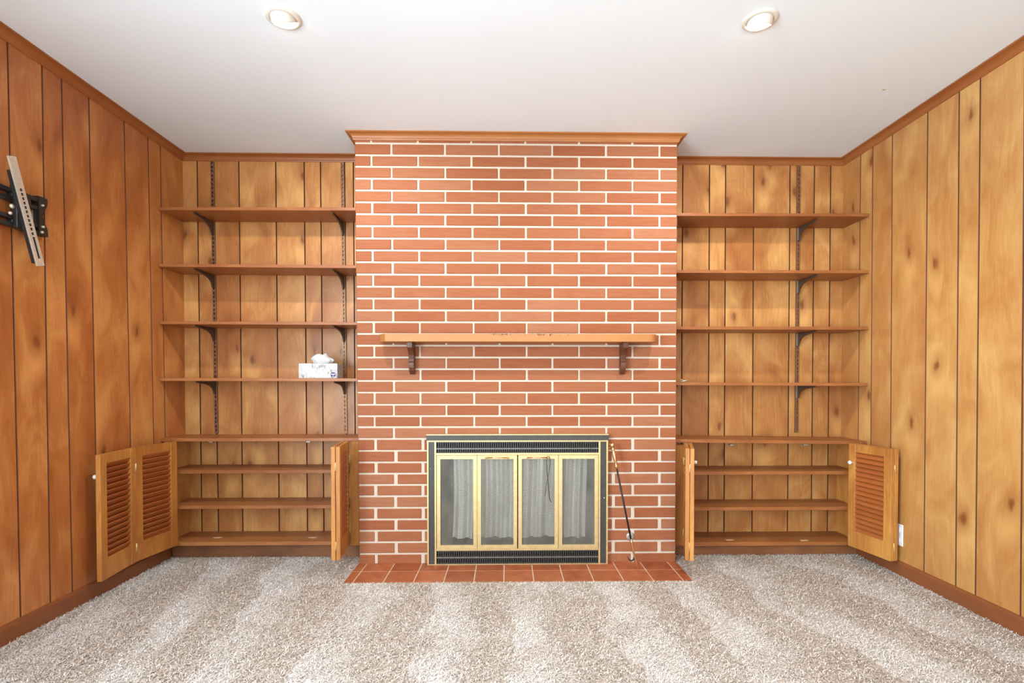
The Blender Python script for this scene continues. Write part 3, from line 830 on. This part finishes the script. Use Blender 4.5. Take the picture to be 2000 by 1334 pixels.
FYC = 3.045                                    # cabinet face plane
for s in ('l', 'r'):
    side = 'left' if s == 'l' else 'right'
    if s == 'l':
        x0, x1 = XL + .014, cx0(.4) - .003
        zt = (.7165, .7165); shz = (.5275, .3205); zbt = .110; toe = 3.112
        lab = 'wooden base cabinet left of the chimney, one louvred door pair unfolded along the wall'
    else:
        x0, x1 = CX1 + .003, XR - .014
        zt = (.7065, .6925); shz = (.5105, .2975); zbt = .0915; toe = 3.092
        lab = 'wooden base cabinet right of the chimney with both louvred door pairs folded open'
    cab = empty('louvred_cabinet', ((x0 + x1) / 2, YB - .1, 0), lab, 'cabinet', 'built-in base cabinets')
    top = MB().hexa([(XL + .002 if s == 'l' else CX1 + .003, SD[s] + .003, zt[0] - .019), (x1 if s == 'l' else XR - .002, SD[s] + .003, zt[1] - .019), (x1 if s == 'l' else XR - .002, YB - .001, zt[1] - .019), (XL + .002 if s == 'l' else CX1 + .003, YB - .001, zt[0] - .019)],
                    [(XL + .002 if s == 'l' else CX1 + .003, SD[s] + .003, zt[0]), (x1 if s == 'l' else XR - .002, SD[s] + .003, zt[1]), (x1 if s == 'l' else XR - .002, YB - .001, zt[1]), (XL + .002 if s == 'l' else CX1 + .003, YB - .001, zt[0])])
    to = top.build('cabinet_top', M['board'], None, .0012)
    tag(to, f'wooden top board of the base cabinet {WHERE[s]}', 'cabinet top')
    zlow = min(zt) - .0195
    for z in shz:
        mb = MB().box(-(x1 - x0) / 2 + .013, (x1 - x0) / 2 - .013, 0, YB - 3.062 - .001, -.020, 0)
        mb.build('shelf', M['board'], cab, .001, loc=((x0 + x1) / 2, 3.062, z))
    mb = MB().box(-(x1 - x0) / 2 + .013, (x1 - x0) / 2 - .013, 0, YB - 3.052 - .001, -.022, 0)
    bt = mb.build('bottom', M['board'], cab, .001, loc=((x0 + x1) / 2, 3.052, zbt))
    MB().box(-(x1 - x0) / 2, (x1 - x0) / 2, 0, .016, 0, zbt - .0225).build('toe_kick', M['toe'], cab, loc=((x0 + x1) / 2, toe, 0))
    for a, b_ in ((x0, x0 + .012), (x1 - .012, x1)):
        MB().box(-.006, .006, 0, YB - 3.062 - .001, zbt - .022, zlow).build('side_panel', M['door'] if s == 'r' else M['panel'], cab, loc=((a + b_) / 2, 3.062, 0))  # lines the wall; paler wood on the right stands for light falling there
    if s == 'l':
        fills = ((-.9165, x1), (XL + .014, -1.935)); marks = ((-1.7312, 3.1372), (-1.1643, 3.127))
    else:
        fills = ((x0, 1.0415), (2.030, x1)); marks = ((1.3335, 3.0975), (1.7778, 3.08))
    for a, b_ in fills:
        MB().box(-(b_ - a) / 2, (b_ - a) / 2, 0, .018, .088 if s == 'l' else .078, zlow).build('filler_panel', M['door'], cab, .001, loc=((a + b_) / 2, FYC - .002, 0))
    for a, b_ in marks:
        mb = MB()
        pts = [(a + .024 * math.cos(t_) * (1 + .3 * math.sin(3 * t_ + a)), b_ + .014 * math.sin(t_) * (1 + .3 * math.cos(2 * t_))) for t_ in np.linspace(0, 2 * math.pi, 14, endpoint=False)]
        mb.prism(pts, 'z', zbt, zbt + .0012).build('worn_patch', M['patch'], cab)
        MB().box(a - .012, a + .012, 3.065, 3.085, zlow - .010, zlow - .0002).build('catch', M['zinc'], cab, .001)
    if s == 'l':
        zd = .100
        # pair unfolded along the side wall
        h0, m0, e0 = (-1.921, 3.030), (-1.9640, 2.753), (-1.9330, 2.475)
        louvre_door(cab, h0, m0, zd, 1, None, ((DW - .002, DT + .001),))
        louvre_door(cab, m0, e0, zd, 1, (DW - .028, -1), ())
        # pair folded together beside the chimney
        p, q = (-.9385, 3.032), (-.9035, 2.752)
        q = reach(p, q)
        louvre_door(cab, p, q, zd, -1, None, ((0.006, DT + .002), (DW - .002, -.0015)))
        p2, q2 = off(q, p, DT + .003)
        p2, q2 = off(q, p, .003)
        pp, qq = off(p, q, -.0245)
        louvre_door(cab, pp, qq, zd, 1, None, ())
    else:
        zd = .0865
        p, q = (1.034, 3.027), (.9485, 2.752); q = reach(p, q)
        louvre_door(cab, p, q, zd, 1, None, ((0.006, -.002), (DW - .002, DT + .0015)))
        pp, qq = off(p, q, .0235)
        louvre_door(cab, pp, qq, zd, -1, (.030, 1), ())
        zd = .083
        p, q = (1.998, 3.010), (2.045, 2.734); q = reach(p, q)
        louvre_door(cab, p, q, zd, 1, (.028, -1), ((DW - .002, DT + .0015),))
        pp, qq = off(p, q, .0240)
        louvre_door(cab, pp, qq, zd, -1, None, ())

# ------------------------------------------------------------------ things on the shelves
bx0, bx1, by0, by1, bz = -1.2115, -.9885, 3.050, 3.150, 1.0645
bz = max(shelf_z('l', 3, bx0), shelf_z('l', 3, bx1)) + .0002
tb = empty('tissue_box', ((bx0 + bx1) / 2, by0, bz), 'white birch-print tissue box with a tuft of tissue on the lowest shelf', 'tissue box')
MB().box(-(bx1 - bx0) / 2, (bx1 - bx0) / 2, 0, by1 - by0, 0, .086).build('carton', M['card'], tb, .0012, loc=((bx0 + bx1) / 2, by0, bz))
lx, lz = -1.0125, bz + .0205
LM = Matrix.Translation((lx, by0 - .0004, lz)) @ Matrix.Rotation(R(90), 4, 'X')
MB().lathe([(0, .0004), (.0145, .0004), (.0145, 0)], 28, LM, False).build('round_logo', M['purple'], tb)
mb = MB()
arc = [(lx + .0115 * math.cos(R(a)), lz + .0030 + .0040 * math.sin(R(a))) for a in range(180, 361, 15)] + [(lx + .0115 * math.cos(R(a)), lz + .0035 + .0020 * math.sin(R(a))) for a in range(0, 181, 15)]
mb.prism(arc, 'y', by0 - .0015, by0 - .0009)
mb.prism([(lx + .0030 * math.cos(R(a)), lz - .0085 + .0030 * math.sin(R(a))) for a in range(0, 360, 30)], 'y', by0 - .0015, by0 - .0009)
mb.build('logo_lettering', M['white'], tb)
# crumpled tissue: a folded sheet puffing out of the slot in two soft humps
mb = MB(); nu, nv = 56, 16; vs = []; fs = []
tcx, tcy, tz = -1.094, by0 + .045, bz + .0855
for j in range(nv):
    v_ = j / (nv - 1); a_v = v_ * math.pi / 2
    for i in range(nu):
        a = 2 * math.pi * i / nu
        ca, sa = math.cos(a), math.sin(a)
        wr = 1 + .06 * math.sin(5 * a + 3 * v_) + .05 * math.sin(9 * a + 5 * v_)
        rr = (math.cos(a_v) ** .55) * (.80 + .42 * math.sin(math.pi * min(1, v_ * 1.5)) ** .8)
        u_ = rr * ca
        top_ = .047 + .010 * math.exp(-((u_ + .42) / .28) ** 2) + .013 * math.exp(-((u_ - .38) / .22) ** 2) - .004 * sa
        vs.append((tcx + .055 * u_ * wr + .006 * math.sin(9 * v_), tcy + .026 * rr * sa * wr, tz + top_ * math.sin(a_v) ** .8 + .002 * math.sin(7 * a) * v_))
for j in range(nv - 1):
    for i in range(nu): fs.append((j * nu + i, j * nu + (i + 1) % nu, (j + 1) * nu + (i + 1) % nu, (j + 1) * nu + i))
fs.append(tuple((nv - 1) * nu + i for i in range(nu)))
mb.add(vs, fs, True).build('tissue', M['paper'], tb)

cz = shelf_z('r', 3, 1.05)
mb = MB().tube([(1.036, 3.100, cz + .004), (1.046, 3.098, cz + .0055), (1.060, 3.094, cz + .009), (1.074, 3.090, cz + .013)], [.0045, .0055, .0040, .0022], 8)
mb.tube([(1.040 + .008 * math.cos(t_), 3.092, cz + .0095 + .008 * math.sin(t_)) for t_ in np.linspace(-1.2, 4.2, 10)], .0018, 6)
mb.tube([(1.050, 3.096, cz + .004), (1.066, 3.100, cz + .003)], .003, 6)
tag(mb.build('metal_clip', M['steel']), 'small silver metal clip lying on the lowest right shelf beside the bricks', 'clip')

# ------------------------------------------------------------------ wall outlet plate
op = empty('outlet_plate', (XR, 2.772, .217), 'white electrical outlet plate low on the right wall behind the folded door', 'outlet')
MB().box(XR - .006, XR - .0003, 2.738, 2.808, .160, .276).build('cover', M['white'], op, .0018)
for z in (.190, .246):
    MB().box(XR - .0085, XR - .006, 2.756, 2.790, z - .014, z + .014).build('socket', M['white'], op, .001)

# ------------------------------------------------------------------ television bracket on the left wall
tv = empty('tv_mount', (XL, 2.0, 1.74), 'black television wall bracket with a tilted silver arm on the left wall', 'tv mount')
y0_, y1_ = 1.62, 2.268
for zc, hh in ((1.791, .052), (1.686, .046)):
    mb = MB()
    mb.box(XL + .003, XL + .026, y0_, y1_, zc + hh * .16, zc + hh / 2).box(XL + .003, XL + .026, y0_, y1_, zc - hh / 2, zc - hh * .16)
    for yy in (y0_, y0_ + .20, 2.125, y1_ - .02):
        mb.box(XL + .003, XL + .0255, yy, yy + .02, zc - hh * .16, zc + hh * .16)
    mb.build('rail', M['blackmetal'], tv, .002)
def end_plate(ya, yb):
    zt_, zb_ = 1.826, 1.664
    pts = [(ya, zb_), (yb, zb_)]
    for k_ in range(9):
        t_ = k_ / 8
        pts.append((yb - (yb - ya) * .55 * math.sin(math.pi * t_) ** 2 * (1 if yb > ya else 1), zb_ + .02 + (zt_ - zb_ - .04) * t_))
    pts += [(yb, zt_), (ya, zt_)]
    return pts
MB().prism(end_plate(2.240, 2.282), 'x', XL + .001, XL + .030).build('end_plate', M['blackmetal'], tv)
MB().prism(end_plate(1.64, 1.60), 'x', XL + .001, XL + .030).build('end_plate', M['blackmetal'], tv)
MB().box(XL + .0005, XL + .006, 2.225, 2.262, 1.690, 1.780).build('inner_plate', M['steel'], tv, .001)
MB().box(XL + .0265, XL + .044, 2.125, 2.190, 1.660, 1.812).build('carriage', M['blackmetal'], tv, .003)
# slotted silver arm: C-channel, tilted in the plane of the wall
ua = Vector((2.0795, 1.9235)); ub = Vector((2.2000, 1.5240))
ax = (ub - ua); La = ax.length; ax /= La; nx = Vector((-ax.y, ax.x))
if nx.x < 0: nx = -nx
AX = XL + .072; hw = .0165
def pt(s_, t_, x): q = ua + ax * s_ + nx * t_; return (x, q.x, q.y)
holes = [(.118 + .0165 * i, .0042, .0108) for i in range(10)] + [(.285, .0042, .010), (.303, .0042, .085)]
mb = MB()
def slab(s0, s1, t0, t1, xa, xb):
    mb.hexa([pt(s0, t0, xa), pt(s0, t1, xa), pt(s1, t1, xa), pt(s1, t0, xa)], [pt(s0, t0, xb), pt(s0, t1, xb), pt(s1, t1, xb), pt(s1, t0, xb)])
slab(0, La, -hw, -.0055, AX - .003, AX); slab(0, La, .0055, hw, AX - .003, AX)
s_ = 0.0
for hs, hwid, hl in holes:
    slab(s_, hs, -.0055, .0055, AX - .003, AX); s_ = hs + hl
slab(s_, La, -.0055, .0055, AX - .003, AX)
slab(0, La, -hw, -hw + .0025, AX - .008, AX - .003); slab(0, La, hw - .0025, hw, AX - .008, AX - .003)
mb.build('arm', M['steel'], tv)
mb = MB(); slab(.11, La - .02, -hw + .004, hw - .004, AX - .007, AX - .005); mb.build('arm_shadow_plate', M['blackmetal'], tv)
mb = MB(); slab(.05, La - .01, -hw + .006, hw - .006, AX - .030, AX - .009); mb.build('tilt_bar', M['blackmetal'], tv, .002)
for yy, zz, rr in ((2.118, 1.742, .011), (2.110, 1.712, .008), (2.255, 1.700, .007), (2.250, 1.676, .007), (2.255, 1.79, .006)):
    MB().lathe([(rr * .85, 0), (rr * .85, .004), (rr * .6, .008), (0, .009)], 12, Matrix.Translation((XL + .030, yy, zz)) @ Matrix.Rotation(R(90), 4, 'Y')).build('bolt', M['steel'], tv)

# ------------------------------------------------------------------ recessed ceiling lamps
for lxp, lyp, aim, where in ((-.858, 2.036, (.10, .62, -1), 'left'), (.975, 2.016, (-.02, .45, -1), 'right')):
    lt = empty('recessed_ceiling_light', (lxp, lyp, H), f'lit white recessed eyeball lamp in the ceiling on the {where}', 'ceiling light', 'recessed ceiling lights')
    dn = Matrix.Translation((lxp, lyp, H)) @ Matrix.Rotation(R(180), 4, 'X')
    MB().lathe([(.066, .0003), (.066, .003), (.060, .0075), (.051, .009), (.047, .006), (.047, .0003)], 36, dn).build('trim_ring', M['trimring'], lt)
    av = Vector(aim).normalized()
    rq = Vector((0, 0, 1)).rotation_difference(av).to_matrix().to_4x4()
    bt_ = Matrix.Translation(Vector((lxp, lyp, H - .004))) @ rq
    MB().lathe([(.0462, -.030), (.0460, .012), (.0448, .0155), (.0425, .012)], 32, bt_).build('eyeball', M['trimring'], lt)
    MB().lathe([(.0430, .0105), (.039, .016), (.030, .0205), (.017, .0235), (0, .0245)], 32, bt_).build('bulb', M['bulb'], lt)
    sp = bpy.data.lights.new('lamp_beam', 'SPOT')
    sp.energy = SPOT_POWER; sp.spot_size = R(138); sp.spot_blend = .8; sp.shadow_soft_size = .030
    sp.color = (1.0, .965, .90)
    so = bpy.data.objects.new('lamp_beam', sp); C.objects.link(so)
    so.location = Vector((lxp, lyp, H - .004)) + av * .062
    so.rotation_euler = Vector((0, 0, -1)).rotation_difference(Vector((av.x, .60, -1))).to_euler()
    adopt(so, lt)

# ------------------------------------------------------------------ carpet pile
rng = np.random.default_rng(3)
NF = 170000
fx = rng.uniform(XL + .016, XR - .016, NF); fy = rng.uniform(1.15, 3.10, NF)
keep = ~((fx > HX0 - .004) & (fx < HX1 + .004) & (fy > HY0 - .004))
fx, fy = fx[keep], fy[keep]; n = len(fx)
th = rng.uniform(0, 2 * np.pi, n); ln = rng.uniform(.010, .019, n); wd = rng.uniform(.0022, .0036, n)
bend = rng.uniform(-1.1, 1.1, n); z0 = rng.uniform(.000, .002, n); rise = rng.uniform(.003, .0085, n)
d1 = np.stack([np.cos(th), np.sin(th)], 1); d2 = np.stack([np.cos(th + bend), np.sin(th + bend)], 1)
n1 = np.stack([-d1[:, 1], d1[:, 0]], 1); n2 = np.stack([-d2[:, 1], d2[:, 0]], 1)
p0 = np.stack([fx, fy], 1); p1 = p0 + d1 * ln[:, None] * .5; p2 = p1 + d2 * ln[:, None] * .5
V = np.zeros((n, 6, 3))
for idx, (p_, nn, zz) in enumerate(((p0, n1, z0), (p1, n1 + n2, z0 + rise), (p2, n2, z0 + rise * .75))):
    nn = nn / np.linalg.norm(nn, axis=1)[:, None]
    wdt = (wd * (1.0, 1.0, .7)[idx])[:, None] / 2
    V[:, idx * 2, :2] = p_ - nn * wdt; V[:, idx * 2 + 1, :2] = p_ + nn * wdt
    V[:, idx * 2, 2] = V[:, idx * 2 + 1, 2] = zz
V[:, 2, 2] -= .0008; V[:, :, 2] = np.maximum(V[:, :, 2], .0003)
V[:, :, 1] = np.minimum(V[:, :, 1], np.where(V[:, :, 0] < 0, 3.110, 3.090))
V[:, :, 0] = np.clip(V[:, :, 0], XL + .0135, XR - .0135)
inx = (V[:, :, 0] > HX0) & (V[:, :, 0] < HX1)
V[:, :, 1] = np.where(inx & (V[:, :, 1] > HY0 - .0002), HY0 - .0002, V[:, :, 1])
me = bpy.data.meshes.new('carpet_pile')
me.vertices.add(n * 6); me.vertices.foreach_set('co', V.reshape(-1))
base = (np.arange(n) * 6)[:, None]
F = np.concatenate([base + np.array([0, 2, 3, 1]), base + np.array([2, 4, 5, 3])], 1).reshape(-1)
me.loops.add(n * 8); me.loops.foreach_set('vertex_index', F.astype(np.int32))
me.polygons.add(n * 2); me.polygons.foreach_set('loop_start', (np.arange(n * 2) * 4).astype(np.int32))
me.polygons.foreach_set('use_smooth', np.ones(n * 2, dtype=bool))
me.update(calc_edges=True)
at = me.attributes.new('tone', 'FLOAT', 'POINT')
at.data.foreach_set('value', np.repeat(rng.beta(1.6, 1.3, n), 6).astype(np.float32))
tag(link('carpet_pile', me, M['fibre']), 'pale beige carpet pile brushed in vacuum tracks across the floor', 'carpet', kind='stuff')
